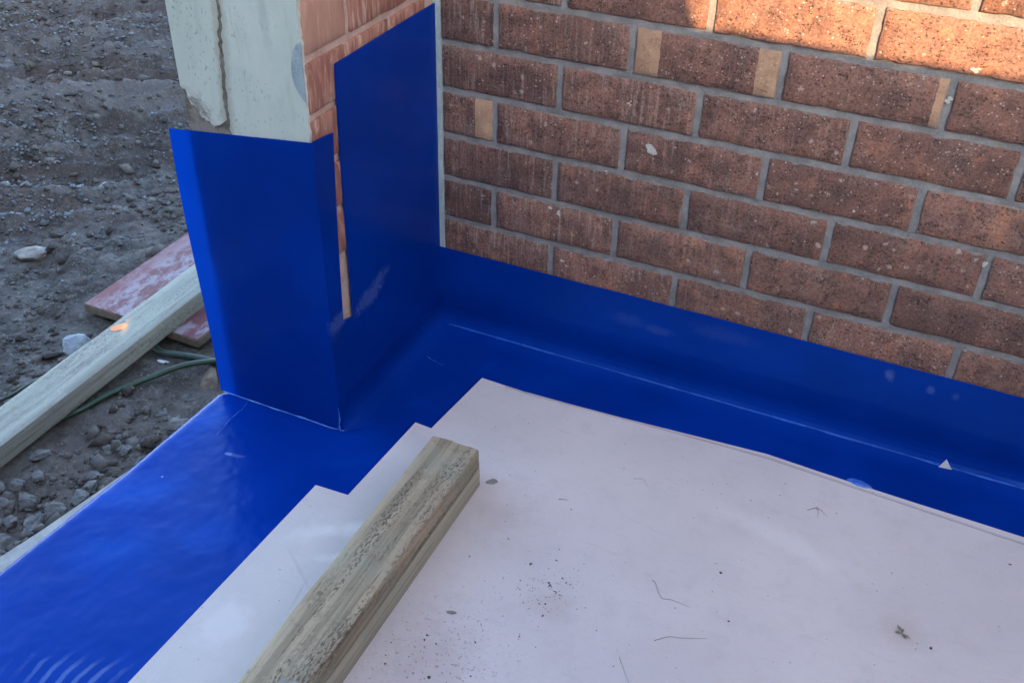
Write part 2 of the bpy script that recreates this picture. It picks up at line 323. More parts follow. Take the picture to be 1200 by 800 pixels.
MCL = mat_simple('dry_clod', (.10, .097, .094), (.155, .15, .146), 50, .95, .8, .004)
MHO = mat_simple('green_hose', (.016, .040, .021), (.022, .050, .028), 30, .4, .2, .0008, .5); MHD = mat_simple('dark_hose', (.018, .032, .026), (.028, .045, .036), 30, .45, .2, .0008)
MTW = mat_simple('dry_twig', (.22, .20, .19), (.28, .25, .24), 60); MLF = mat_simple('dry_leaf', (.24, .21, .13), (.16, .13, .08), 60)
MWE = mat_simple('pale_blue_weld', (.03, .13, .60), (.10, .24, .66), 60, .35, .6, .002, .5); MWM = mat_simple('mid_blue_weld_highlight', (.004, .075, .52), (.02, .14, .60), 60, .3, .5, .002, .5); MWH = mat_simple('white_chip', (.60, .62, .66), (.7, .71, .74), 60, .6)
MSP = mat_simple('pale_splash', (.38, .37, .34), (.48, .47, .44), 80, .85)
MGR, MCB = mat_varied('gravel_grey', (.085, .093, .10), (.21, .225, .24)), mat_varied('crumb_soil', (.050, .043, .038), (.155, .140, .126))

# ------------------------------------------------------------------ object helpers
def link(name, me, m, parent=None, loc=None, rot=None):
    o = bpy.data.objects.new(name, me); C.objects.link(o)
    if m is not None and not me.materials: me.materials.append(m)
    if parent is not None: o.parent = parent
    if loc is not None: o.location = loc
    if rot is not None: o.rotation_euler = rot
    return o
def tag(o, label, cat, group=None, kind=None):
    if label: o['label'] = label
    if cat: o['category'] = cat
    if group: o['group'] = group
    if kind: o['kind'] = kind
    return o
def thing(name, label, cat, loc=(0, 0, 0), group=None):
    o = bpy.data.objects.new(name, None); C.objects.link(o); o.location = loc; o.empty_display_size = .1
    return tag(o, label, cat, group)
def mesh(name, v, f, smooth=False):
    me = bpy.data.meshes.new(name); me.from_pydata([tuple(map(float, p)) for p in v], [], f); me.update()
    if smooth: me.polygons.foreach_set('use_smooth', [True]*len(me.polygons))
    return me
def box(name, x0, x1, y0, y1, z0, z1, m, parent=None, bev=0.):
    bm = bmesh.new(); bmesh.ops.create_cube(bm, size=1)
    for v in bm.verts: v.co = Vector((x0+(v.co.x+.5)*(x1-x0), y0+(v.co.y+.5)*(y1-y0), z0+(v.co.z+.5)*(z1-z0)))
    if bev: bmesh.ops.bevel(bm, geom=bm.edges[:], offset=bev, segments=2, affect='EDGES')
    me = bpy.data.meshes.new(name); bm.to_mesh(me); bm.free(); return link(name, me, m, parent)
def prism(name, pts, axis, a, b, m, parent=None, bev=0.):
    """outline pts in the two other axes, extruded along axis from a to b"""
    def P(p, t): return {0: (t, p[0], p[1]), 1: (p[0], t, p[1]), 2: (p[0], p[1], t)}[axis]
    bm = bmesh.new(); va = [bm.verts.new(P(p, a)) for p in pts]; vb = [bm.verts.new(P(p, b)) for p in pts]; n = len(pts)
    bm.faces.new(va); bm.faces.new(vb[::-1])
    for i in range(n): bm.faces.new((va[i], vb[i], vb[(i+1) % n], va[(i+1) % n]))
    bmesh.ops.recalc_face_normals(bm, faces=bm.faces[:])
    if bev: bmesh.ops.bevel(bm, geom=[e for e in bm.edges], offset=bev, segments=1, affect='EDGES')
    bmesh.ops.triangulate(bm, faces=[f for f in bm.faces if len(f.verts) > 4])
    me = bpy.data.meshes.new(name); bm.to_mesh(me); bm.free(); return link(name, me, m, parent)
def tube(name, pts, rad, m, parent=None, seg=8, flat=1., sub=4):
    P = [Vector(p) for p in pts]; R = rad if isinstance(rad, (list, tuple)) else [rad]*len(P)
    Q, S = [], []
    for i in range(len(P)-1):
        p0, p1, p2, p3 = P[max(i-1, 0)], P[i], P[i+1], P[min(i+2, len(P)-1)]
        for k in range(sub):
            t = k/sub; Q.append(.5*((2*p1)+(-p0+p2)*t+(2*p0-5*p1+4*p2-p3)*t*t+(-p0+3*p1-3*p2+p3)*t**3)); S.append(R[i]*(1-t)+R[i+1]*t)
    Q.append(P[-1]); S.append(R[-1]); vs_, fs = [], []
    for i, p in enumerate(Q):
        t = (Q[min(i+1, len(Q)-1)]-Q[max(i-1, 0)]).normalized(); u = t.cross(Vector((0, 0, 1)))
        if u.length < 1e-3: u = t.cross(Vector((0, 1, 0)))
        u.normalize(); w = u.cross(t)
        for k in range(seg):
            a = 2*math.pi*k/seg; vs_.append(p+u*math.cos(a)*S[i]+w*math.sin(a)*S[i]*flat)
    for i in range(len(Q)-1):
        for k in range(seg): fs.append((i*seg+k, i*seg+(k+1) % seg, (i+1)*seg+(k+1) % seg, (i+1)*seg+k))
    fs.append(tuple(range(seg))[::-1]); fs.append(tuple((len(Q)-1)*seg+k for k in range(seg)))
    return link(name, mesh(name, vs_, fs, True), m, parent)
def rock(name, size, m, seed, loc, rot=(0, 0, 0), sub=3, rough=.35, parent=None, cuts=6, smooth=False):
    """irregular stone: a sphere cut by random planes, then roughened"""
    r = random.Random(seed); bm = bmesh.new(); bmesh.ops.create_icosphere(bm, subdivisions=sub, radius=1)
    pl = []
    for _ in range(cuts):
        n = Vector((r.uniform(-1, 1), r.uniform(-1, 1), r.uniform(-1, 1))).normalized(); pl.append((n, r.uniform(.45, .8)))
    for v in bm.verts:
        p = v.co.copy()
        for n, d in pl:
            e = p.dot(n)-d
            if e > 0: p -= n*e*.92
        p += p.normalized()*(mn.fractal(p*1.7+Vector((seed, 0, 0)), 1, 2, 4)*rough*.3+mn.noise(p*6+Vector((0, seed, 0)))*rough*.10)
        v.co = Vector((p.x*size[0], p.y*size[1], p.z*size[2]))
    me = bpy.data.meshes.new(name); bm.to_mesh(me); bm.free()
    if smooth: me.polygons.foreach_set('use_smooth', [True]*len(me.polygons))
    return link(name, me, m, parent, loc, rot)
def beam(name, L, w, h, m, parent=None, seed=0, n=70, wob=.0016, r=.005, loc=(0, 0, 0), rot=(0, 0, 0), wane=0., rt=None, rb=None, slot=0):
    """sawn timber along local y from 0 to L, w wide, h thick, base at z=0, worn edges"""
    sec = []
    rt = rt or r; rb = rb or r
    for cx, cz, a0, r in ((w/2-rt, h-rt, 0, rt), (-w/2+rt, h-rt, 90, rt), (-w/2+rb, rb, 180, rb), (w/2-rb, rb, 270, rb)):
        for a in (0, 45, 90):
            X_, Z_ = cx+r*math.cos(math.radians(a0+a)), cz+r*math.sin(math.radians(a0+a))
            if slot and ((slot > 0) == (cz < h/2)): X_ -= (1 if X_ > 0 else -1)*.014*(1 if a == (90 if a0 in (0, 180) else 0) else 0)
            sec.append((X_, Z_))
    def fill(a, b, k): return [(a[0]+(b[0]-a[0])*i/k, a[1]+(b[1]-a[1])*i/k) for i in range(1, k)]
    s2 = []
    for i, p in enumerate(sec):
        s2.append(p); q = sec[(i+1) % 12]
        if i % 3 == 2: s2 += fill(p, q, 7 if i in (2, 8) else 4)
    vs_, fs, k = [], [], len(s2); off = Vector((seed*3.1, seed*1.7, 0))
    for i in range(n+1):
        y = L*i/n
        for x, z in s2:
            p = Vector((x*30, y*5, z*30))+off; d = mn.fractal(p, 1, 2, 3)*wob
            corner = min(1, max(0, (abs(x)/(w/2)-.8)/.2))*min(1, max(0, (z/h-.7)/.3))
            wa = wane*corner*max(0, mn.noise(Vector((y*7, seed, 1 if x > 0 else 5)))+.35)
            nx = (1 if x > 0 else -1); vs_.append((x+d*.8-nx*wa, y+(d*1.5 if i in (0, n) else 0), z+d-wa))
    for i in range(n):
        for j in range(k): fs.append((i*k+j, i*k+(j+1) % k, (i+1)*k+(j+1) % k, (i+1)*k+j))
    fs.append(tuple(range(k))); fs.append(tuple(n*k+j for j in range(k))[::-1])
    me = mesh(name, vs_, fs); bm = bmesh.new(); bm.from_mesh(me); bmesh.ops.recalc_face_normals(bm, faces=bm.faces[:]); bm.to_mesh(me); bm.free()
    me.polygons.foreach_set('use_smooth', [len(p.vertices) == 4 for p in me.polygons]); me.set_sharp_from_angle(angle=math.radians(32))
    return link(name, me, m, parent, loc, rot)

# numpy value noise for the terrain
def vnoise(x, y, seed):
    xi, yi = np.floor(x).astype(np.int64), np.floor(y).astype(np.int64); fx, fy = x-xi, y-yi
    fx, fy = fx*fx*(3-2*fx), fy*fy*(3-2*fy)
    def h(a, b):
        n = (a*374761393+b*668265263+seed*982451653) & 0x7fffffff; n = ((n ^ (n >> 13))*1274126177) & 0x7fffffff; n = n ^ (n >> 16); return (n & 0xffff)/32767.5-1
    return (h(xi, yi)*(1-fx)+h(xi+1, yi)*fx)*(1-fy)+(h(xi, yi+1)*(1-fx)+h(xi+1, yi+1)*fx)*fy
def fbm(x, y, seed, oc=4, g=.5):
    s, a = 0, 1
    for i in range(oc): s = s+a*vnoise(x*2**i+i*17.3, y*2**i-i*9.1, seed+i); a *= g
    return s
def sstep(a, b, x):
    t = np.clip((x-a)/(b-a), 0, 1); return t*t*(3-2*t)

# ================================================================== SETTING
# ---- ground: one sheet to the horizon, finely modelled beside the slab
TX, TY = .72, .69     # direction of the dragged ruts
def ground_z(x, y):
    x = np.asarray(x, float); y = np.asarray(y, float)
    near = sstep(-4.5, -3.2, x)*(1-sstep(-.1, .2, x))*sstep(-3, -1.5, y)*(1-sstep(2.6, 4, y))
    al, ac = x*TX+y*TY, -x*TY+y*TX
    acw = ac+.03*fbm(al*2.2, ac*2, 5, 3)
    ruts = .024*fbm(acw*7.5, al*.7, 21, 3, .55)+.030*(1-2*np.abs(np.sin(acw*23+1.2*vnoise(al*1.1, ac*1.5, 8))))*sstep(-.7, .1, vnoise(al*.7+3, acw*1.4, 15))
    far = 1-sstep(-1.5, -1.05, x-.35*y)
    base = -.125+.022*fbm(x*2.3, y*2.3, 3, 3)+ruts*far
    lump = fbm(x*16, y*16, 31, 4, .6)
    rough = .45+.9*sstep(-.1, .5, vnoise(x*1.9+4, y*1.9, 44))
    base = base+.015*lump*rough+.005*fbm(x*70, y*70, 51, 2)*rough
    # trench between plank and slab, then soil banked against the slab toe
    base = base-.02*np.exp(-((x+.43)/.07)**2)*sstep(-1.2, -.3, y)*(y < .4)
    bank = sstep(-.45, -.27, x)*sstep(-.50, -.85, y); base = base+.085*bank
    d_board = np.maximum(np.maximum(-.85-x, x+.47), np.maximum(-.22-y, y-.95)); under = 1-sstep(-.01, .06, d_board)
    base = np.where(under > 0, base*(1-under)+np.minimum(base, -.127)*under, base)
    return -.125*(1-near)+base*near
xs = np.concatenate([[-600, -200, -60, -20, -9, -5.5, -4.2], np.arange(-3.5, -.235, .0095), [-.1, .3, 1, 2, 4, 8, 20, 60, 200, 600]])
ys = np.concatenate([[-600, -200, -60, -20, -8, -4, -2.6], np.arange(-1.45, 2.75, .0105), [3.1, 3.6, 4.5, 6, 9, 20, 60, 200, 600]])
GX, GY = np.meshgrid(xs, ys, indexing='ij'); GZ = ground_z(GX, GY); nx_, ny_ = GX.shape
gv = np.stack([GX, GY, GZ], -1).reshape(-1, 3).astype(np.float32)
ii = (np.arange(nx_-1)[:, None]*ny_+np.arange(ny_-1)[None, :]).ravel(); gf = np.stack([ii, ii+ny_, ii+ny_+1, ii+1], 1).astype(np.int32)
def bulk(name, v, f):
    me = bpy.data.meshes.new(name); me.vertices.add(len(v)); me.vertices.foreach_set('co', v.astype(np.float32).ravel())
    k = f.shape[1]; me.loops.add(f.size); me.loops.foreach_set('vertex_index', f.astype(np.int32).ravel()); me.polygons.add(len(f))
    me.polygons.foreach_set('loop_start', np.arange(len(f), dtype=np.int32)*k); me.update(calc_edges=True); return me
gme = bulk('ground', gv, gf); gme.polygons.foreach_set('use_smooth', [True]*len(gme.polygons))
tag(link('ground', gme, MSO), 'bare grey brown soil with dragged ruts beside the slab', None, kind='structure')

# ---- concrete slab under the membrane
slab = prism('concrete_slab', [(-.232, .3), (-.232, -.36), (-.256, -.40), (-.262, -.62), (-.292, -.80), (-.318, -.92), (-.335, -1.1), (-.35, -2.6), (3.4, -2.6), (3.4, .3)], 2, -.30, 0, MCO)
tag(slab, 'grey concrete slab edge showing beside the blue membrane', None, kind='structure')

# ================================================================== BRICK WALL
def brick_mesh(L, seed, H=.076, D=.10, nx=22, nz=8):
    r = random.Random(seed); vs_, fs = [], []
    for i in range(nx):
        for j in range(nz):
            x = -L/2+L*i/(nx-1); z = -H/2+H*j/(nz-1); e = i in (0, nx-1) or j in (0, nz-1)
            y = mn.noise(Vector((x*25+seed*7, z*25, 3)))*.0009+mn.noise(Vector((x*80, z*80, seed*5)))*.0005
            if e:
                chip = max(0, mn.noise(Vector((x*60+seed, z*60, 9)))-.25)*.006
                y += .0018+chip
                if i == 0: x += abs(mn.noise(Vector((z*45, x*9, seed*3.3))))*.0030+r.uniform(0, .0008)+chip*.6
                if i == nx-1: x -= abs(mn.noise(Vector((z*45, x*9, seed*3.3))))*.0030+r.uniform(0, .0008)+chip*.6
                if j == 0: z += abs(mn.noise(Vector((x*38, z*9, seed*2.1))))*.0028+r.uniform(0, .0007)+chip*.6
                if j == nz-1: z -= abs(mn.noise(Vector((x*38, z*9, seed*2.1))))*.0028+r.uniform(0, .0007)+chip*.6
            else:
                # keep the bevel ring close to the border
                if i == 1: x = -L/2+.0035
                if i == nx-2: x = L/2-.0035
                if j == 1: z = -H/2+.0035
                if j == nz-2: z = H/2-.0035
            vs_.append((x, y, z))
    for i in range(nx-1):
        for j in range(nz-1): fs.append((i*nz+j, (i+1)*nz+j, (i+1)*nz+j+1, i*nz+j+1))
    ring = [i*nz for i in range(nx)]+[(nx-1)*nz+j for j in range(1, nz)]+[i*nz+nz-1 for i in range(nx-2, -1, -1)]+[j for j in range(nz-2, 0, -1)]
    b0 = len(vs_)
    for k in ring: vs_.append((vs_[k][0], D, vs_[k][2]))
    n = len(ring)
    for k in range(n): fs.append((ring[(k+1) % n], ring[k], b0+k, b0+(k+1) % n))
    return mesh('brick', vs_, fs, True)
FULL = [brick_mesh(.23, s) for s in range(12)]
for me in FULL: me.materials.append(MB)
wall = thing('brick_wall', 'red brown brick wall with grey mortar rising behind the blue upstand', 'brick wall')
box('mortar_bed', -.231, 3.4, .0042, .23, -.02, 2.46, MMO, wall)
prism('corner_mortar', [(-.001, .004), (.0125, .004), (.0115, -.0015), (.004, -.0035), (-.001, -.0045)], 2, .175, 2.44, MSE, wall)
cutA, cutB = brick_mesh(.099, 31, nx=8), brick_mesh(.219, 32)
cutA.materials.append(MB); cutB.materials.append(MB)
SPEC = {(0, 1): (.042, .034, .40, .1), (2, -1): (0, .0985, .40, .6), (0, 2): (0, .014, .42, .1), (-1, 0): (0, 0, .5, .1), (-1, 1): (0, 0, .7, 0), (-1, 2): (0, 0, .65, 0), (-1, 3): (0, 0, .75, 0), (0, 0): (0, 0, .45, .35)}
count = 0
for r in range(-20, 6):
    zt = .671-.086*r; zc = zt-.038
    first = .116 if r % 2 == 0 else .236
    spans = [(.0125, first-.005)]+[(first+.005+.24*k, first+.235+.24*k) for k in range(10 if r % 2 == 0 else 9)]
    for k, (a, b) in enumerate(spans):
        me = (cutA if b-a < .15 else cutB) if k == 0 else FULL[(count*5+r*3) % 12]
        o = link('brick', me, None, wall, ((a+b)/2, random.uniform(-.0009, .0009), zc+random.uniform(-.0007, .0007)), (random.uniform(-.004, .004), 0, random.uniform(-.003, .003)))
        xm = (a+b)/2
        o.color = (0, 0, max(0, min(1, .42+random.gauss(0, .21)+.12*(xm > .5)-.14*(xm < .3))), max(.05, min(.9, .95-xm*1.25+random.uniform(-.15, .15))))
        if (r, k-1) in SPEC: o.color = SPEC[(r, k-1)]
        count += 1
ret = thing('sky_block_wall', 'added unseen brick wall to the right, cutting sky light on the pier side', 'brick wall', (2.9, -1.1, 0))  # unseen wall added to cut sky light on the pier side
def rp(o): o.matrix_parent_inverse = Matrix.Translation((-2.9, 1.1, 0)); return o
rp(box('mortar_bed', 2.9042, 3.13, -2.2, -.001, -.02, 2.455, MMO, ret))  # mortar of the added sky-blocking wall
for r in range(-20, 8):
    zc = .671-.086*r-.038
    for k in range(9):
        b_ = -.005-.24*k-(.12 if r % 2 else 0)
        if b_-.23 < -2.2: continue
        o = rp(link('brick', FULL[(k*5+r*3) % 12], None, ret, (2.9+random.uniform(-.0009, .0009), b_-.115, zc), (0, 0, -math.pi/2))); o.color = (0, 0, max(0, min(1, .45+random.gauss(0, .2))), .1)  # bricks of the added sky-blocking wall
# hardened splashes stuck on the brick faces
for (x, z, s) in ((.405, .470, .0085), (.99, .60, .010), (.983, .612, .007), (1.06, .455, .011), (1.053, .438, .008), (.36, .545, .0035), (.835, .640, .005), (.86, .69, .006), (.585, .468, .003), (.26, .215, .004), (.268, .208, .003), (.745, .44, .003), (.95, .40, .004), (.23, .32, .004), (.247, .312, .004), (.33, .415, .003)):
    for q_ in range(4):
        e = s*random.uniform(.3, .75) if q_ else s*.7
        rock('mortar_splash', (e*random.uniform(.7, 1.5), .0011, e), MSP, int(x*1000+z*77)+q_*7, (x+(random.gauss(0, s*.6) if q_ else 0), -.0004, z+(random.gauss(0, s*.6) if q_ else 0)), (0, random.uniform(-1, 1), 0), 2, 1.4, wall, 3)

# ---- unseen eave added over the wall to darken the corner
eave = thing('shade_eave', 'added unseen soffit and gutter above the brick wall, shading the corner', 'eave', (1.5, -.1, 2.46))
def ep(o): o.matrix_parent_inverse = Matrix.Translation((-1.5, .1, -2.46)); return o
MPA = mat_simple('shade_eave_paint', (.55, .54, .51), (.50, .49, .46), 8, .6, .1, .001)
ep(box('shade_soffit', -.75, 4.2, -.62, .3, 2.462, 2.475, MPA, eave)); ep(box('shade_fascia', -.75, 4.2, -.645, -.621, 2.44, 2.62, MPA, eave)); ep(box('shade_gutter', -.76, 4.21, -.76, -.646, 2.53, 2.63, MPA, eave, .008)); ep(box('shade_roof_edge', -.75, 4.2, -.60, .32, 2.60, 2.64, MHD, eave))
# ================================================================== PIER
pier = thing('rendered_brick_pier', 'square brick pier with pale green rendered front wrapped in blue membrane', 'pier', (-.115, -.19, 0))
def pc(o): o.matrix_parent_inverse = Matrix.Translation((.115, .19, 0)); return o
pc(box('pier_core', -.229, -.0045, -.377, .003, -.02, 2.44, MMP, pier))
pmesh = {}
for r in range(-20, 4):
    zc = .671-.086*r-.038
    sp = [(-.380, -.270), (-.260, -.030), (-.020, .0)] if r % 2 else [(-.380, -.150), (-.140, -.030), (-.020, .0)]
    for k, (a, b) in enumerate(sp):
        L = round(b-a, 3)
        if L < .05: continue
        if L not in pmesh: pmesh[L] = brick_mesh(L, 60+len(pmesh), nx=12); pmesh[L].materials.append(MPB)
        o = pc(link('brick', pmesh[L], None, pier, (random.uniform(-.0006, .0006), (a+b)/2, zc), (0, 0, math.pi/2)))
        o.color = (0, 0, 1. if (r == -1 and k == 0) else random.uniform(0, .22), 0)
# rendered front: two slabs of render parted by a ragged crack, crumbled toe at the left
def jag(p0, p1, n, amp, seed):
    r = random.Random(seed); out = []
    for i in range(n+1):
        t = i/n; out.append((p0[0]+(p1[0]-p0[0])*t+(r.uniform(-amp, amp) if 0 < i < n else 0)+amp*1.5*mn.noise(Vector((t*6, seed, 0))), p0[1]+(p1[1]-p0[1])*t))
    return out
crackR = jag((-.150, .50), (-.130, .80), 46, .0016, 5); crackL = [(x-.0075-.006*abs(mn.noise(Vector((z*21, 2, 0))))-.002*mn.noise(Vector((z*90, 4, 0))), z) for x, z in crackR]
chipR = jag((-.0035, .50), (-.0015, .80), 30, .0012, 9)
front = -.385
pc(prism('render_coat', [(-.150, .28)]+crackR+[(-.132, 2.44), (-.002, 2.44)]+chipR[::-1]+[(-.0035, .28)], 1, front, -.3765, MRE, pier))
toe0 = [(-.2305, .60), (-.222, .592), (-.219, .575), (-.207, .566), (-.196, .553), (-.183, .548), (-.178, .543), (-.166, .552)]
rt = random.Random(4); toe = []
for a_, b_ in zip(toe0[:-1], toe0[1:]):
    for k in range(4): t = k/4; toe.append((a_[0]+(b_[0]-a_[0])*t+rt.uniform(-.0012, .0012), a_[1]+(b_[1]-a_[1])*t+rt.uniform(-.003, .003)))
cl = [p for p in crackL if p[1] > .556]
pc(prism('render_coat', [(-.2318, 2.44), (-.2318, .85), (-.2325, .72), (-.2318, .60)]+toe[1:]+cl+[(-.139, .82), (-.139, 2.44)], 1, front+.0006, -.3765, MRE, pier))
pc(box('crumbled_cement', -.2295, -.125, -.3822, -.3765, .30, 2.43, MCR, pier))
pc(prism('cement_smear', [(-.0015, .705), (-.008, .702), (-.016, .690), (-.020, .672), (-.021, .655), (-.018, .640), (-.012, .628), (-.006, .620), (-.0015, .617)], 1, front-.0012, front+.001, MSE, pier, 0))

# ================================================================== MEMBRANE
mem = thing('waterproofing_membrane', 'glossy blue waterproofing membrane turned up the wall and wrapped round the pier', 'membrane')
def grid_surface(name, F, nu, nv, parent, m=MME, thick=.002):
    vs_ = [F(i/(nu-1), j/(nv-1)) for i in range(nu) for j in range(nv)]
    fs = [(i*nv+j, (i+1)*nv+j, (i+1)*nv+j+1, i*nv+j+1) for i in range(nu-1) for j in range(nv-1)]
    return link(name, mesh(name, vs_, fs, True), m, parent)
def floor_left(y):
    if y > -.39: return -.228
    return np.interp(-y, [.39, .634, .89, 1.2, 2.5], [-.255, -.263, -.281, -.30, -.34])
def Ffloor(u, v):
    y = -.001-2.4*u**1.5; xl = floor_left(y); x = xl+(3.2-xl)*v**1.6
    z = .0042+.0007*mn.noise(Vector((x*9, y*9, 0)))+.0006*mn.noise(Vector((x*3.5, y*3.5, 4)))
    if y < -.39:
        d = (x-xl); z -= .0035*max(0, 1-d/.012)**2
    return (x, y, z)
grid_surface('floor_sheet', Ffloor, 110, 110, mem)
prof = [(-.060, .0050), (-.046, .0054), (-.036, .0066), (-.027, .0094), (-.019, .0140), (-.0130, .0205), (-.0092, .029), (-.0075, .042), (-.0090, .065), (-.0095, .090), (-.0070, .12), (-.0046, .15), (-.0036, .1815)]
def Fup(u, v):
    x = .004+3.2*u**1.4; t = v*(len(prof)-1); i = min(int(t), len(prof)-2); f = t-i
    y = prof[i][0]*(1-f)+prof[i+1][0]*f; z = prof[i][1]*(1-f)+prof[i+1][1]*f
    k = min(1, z/.08); y += -.0022*max(0, mn.noise(Vector((x*4, z*9, 2))))*k*(1-max(0, (z-.13)/.05))-.0007*abs(mn.noise(Vector((x*14, z*20, 7))))*k
    if v > .99: z += .0012*mn.noise(Vector((x*9, 1, 1)))
    return (x, y, z)
up = grid_surface('wall_upstand', Fup, 160, 49, mem)
# pier side: a sheet with the exposed brick strip left open
side = [(-.004, .004), (-.004, .655), (-.10, .6545), (-.20, .653), (-.313, .651), (-.3145, .60), (-.3175, .50), (-.319, .40), (-.3185, .30), (-.319, .207), (-.334, .213), (-.350, .218), (-.3475, .30), (-.343, .40), (-.337, .50), (-.333, .551), (-.36, .5545), (-.3885, .557), (-.3885, .004)]
prism('pier_side_sheet', side, 0, .0012, .0042, MME, mem)
def Fcove(u, v):
    y = -.388+.386*u; t = v*8; i = min(int(t), 7); f = t-i
    x = -(prof[i][0]*(1-f)+prof[i+1][0]*f)-.0018; z = prof[i][1]*(1-f)+prof[i+1][1]*f+.0003
    k = sstep2(.0, .12, u); x = x*(.25+.75*k)+.0044*(1-k)*.75
    return (x, y, z if i else z-.0006)
def sstep2(a, b, x): t = min(1, max(0, (x-a)/(b-a))); return t*t*(3-2*t)
grid_surface('cove_fillet', Fcove, 60, 33, mem)
# pier front wrap with a free flap past the pier's outer edge
def Ffront(u, v):
    zt = .557-.032*u; x = .0040+(-.266+.008*(1-v)-.004)*u; z = .003+(zt-.003)*v
    y = -.3882-.0006*mn.noise(Vector((x*20, z*8, 1)))
    out = max(0, (-.229-x)/.037); y += -.001*out+.0035*out*out*math.sin(z*11+.5)
    return (x, y, z)
grid_surface('pier_front_wrap', Ffront, 46, 40, mem)
# welded laps, and one bead painting the highlight at the wall foot
rw = random.Random(3)
def weld_or_highlight(pts, r, flat=.5, m=MWE):
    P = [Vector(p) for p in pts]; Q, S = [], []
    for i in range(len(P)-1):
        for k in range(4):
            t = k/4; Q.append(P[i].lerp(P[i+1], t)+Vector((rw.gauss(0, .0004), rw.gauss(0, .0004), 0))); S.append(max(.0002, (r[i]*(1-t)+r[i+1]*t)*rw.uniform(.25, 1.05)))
    tube('weld_or_highlight_seam', Q+[P[-1]], S+[r[-1]], m, mem, 6, flat, 2)
weld_or_highlight([(-.248+.0613*k, -.3915+.0009*rw.uniform(-1, 1), .0062) for k in range(5)], [.0018, .0022, .0018, .0024, .0012], .6)
weld_or_highlight([(.003, -.389, .004), (.0042, -.3895, .03), (.0042, -.389, .055)], [.0025, .0017, .0004], 1)
weld_or_highlight([(-.012, -.391, .006), (.002, -.392, .009), (.010, -.389, .006), (.014, -.384, .006)], [.0008, .0022, .002, .0006], .7)
weld_or_highlight([(.0055, -.085, .040), (.007, -.092, .018), (.012, -.108, .010), (.028, -.125, .0066), (.05, -.133, .006), (.08, -.139, .0058)], [.0004, .0011, .0013, .0011, .0009, .0003], .6)
weld_or_highlight([(-.19, -.395, .005), (-.187, -.42, .0052), (-.189, -.45, .0053), (-.184, -.50, .005)], [.0006, .0010, .0006, .0003], .4, MWM)
rock('membrane_blister', (.022, .010, .004), MWE, 71, (.868, -.126, .009), (0, 0, -.1), 3, .2, mem, 2, True)
weld_or_highlight([(.03+.11*k, -.0200, .0142) for k in range(26)], [.0026+.0014*abs(math.sin(k*1.9)) for k in range(26)], .3, MWM)  # mid-blue strip painting the highlight along the foot of the upstand
prism('membrane_tag', [(.985, .012), (.993, .032), (1.006, .014)], 1, -.0245, -.0232, MWH, mem)

# ================================================================== PROTECTION SHEETS
Z1, Z2, Z3 = .0062, .0112, .0165
def edge(pts, amp, n, seed):
    out = []
    for (a, b) in zip(pts[:-1], pts[1:]):
        for i in range(n):
            t = i/n; out.append((a[0]+(b[0]-a[0])*t, a[1]+(b[1]-a[1])*t+(amp*mn.noise(Vector((a[0]*9+t*5, seed, 0))) if i else 0)))
    return out+[pts[-1]]
backL = edge([(.170, -.1535), (.266, -.1495), (.401, -.144), (.709, -.122), (.857, -.130), (1.126, -.137), (2.4, -.15)], .0008, 5, 1)
lower = prism('protection_board', [(.172, -.327), (.122, -.325), (.112, -.534), (.052, -.537), (.038, -.965), (.02, -2.2), (2.4, -2.2)]+backL[::-1], 2, Z1, Z2, MSH)
tag(lower, 'underlying grey white board showing as a thin pale strip along the wall side', 'board')
backU = edge([(.170, -.154), (.269, -.1575), (.559, -.1415), (.712, -.1365), (.857, -.1445), (1.126, -.1575), (2.385, -.18)], .0006, 4, 6)
upper = prism('protection_board', [(.153, -.325), (.120, -.323), (.110, -.532), (.050, -.535), (.036, -.965), (.018, -2.18), (2.385, -2.18)]+backU[::-1], 2, Z2+.0004, Z3, MSH)
tag(upper, 'large stained grey white board with stepped corner cuts carrying the stacked timbers', 'board')
TOP = Z3
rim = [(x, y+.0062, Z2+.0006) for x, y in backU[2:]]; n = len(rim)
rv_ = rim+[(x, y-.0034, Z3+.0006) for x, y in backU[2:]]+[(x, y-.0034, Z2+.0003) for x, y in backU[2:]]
link('dark_edge_strip', mesh('dark_edge_strip', rv_, [(i, n+i, n+i+1, i+1) for i in range(n-1)]+[(n+i, 2*n+i, 2*n+i+1, n+i+1) for i in range(n-1)]), MED, upper)  # dark strip along the wall-side edge of the upper board

# ================================================================== TIMBERS ON THE BOARD
b1 = beam('timber_batten', 1.15, .087, .041, MT2, None, 2, 80, .0012, .0022, (.2555, -1.568, TOP-.0005), (0, 0, .004), .001, .0015, .002, 0)
tag(b1, 'clean treated pine batten lying underneath the mouldy one on the white board', 'timber batten')
b2 = beam('timber_batten', 1.16, .085, .0385, MT1, None, 5, 130, .0018, .0026, (.2530, -1.587, TOP+.0402), (.0066, 0, -.001), .003, .0026, .0012, 0)
tag(b2, 'mould speckled treated pine batten stacked on top of another on the white board', 'timber batten')
b3 = beam('timber_offcut', .20, .05, .03, MT3, None, 9, 20, .001, .002, (.318, -1.128, TOP+.0828), (0, 0, .1))
tag(b3, 'pale timber offcut end lying across the stacked battens', 'timber offcut')

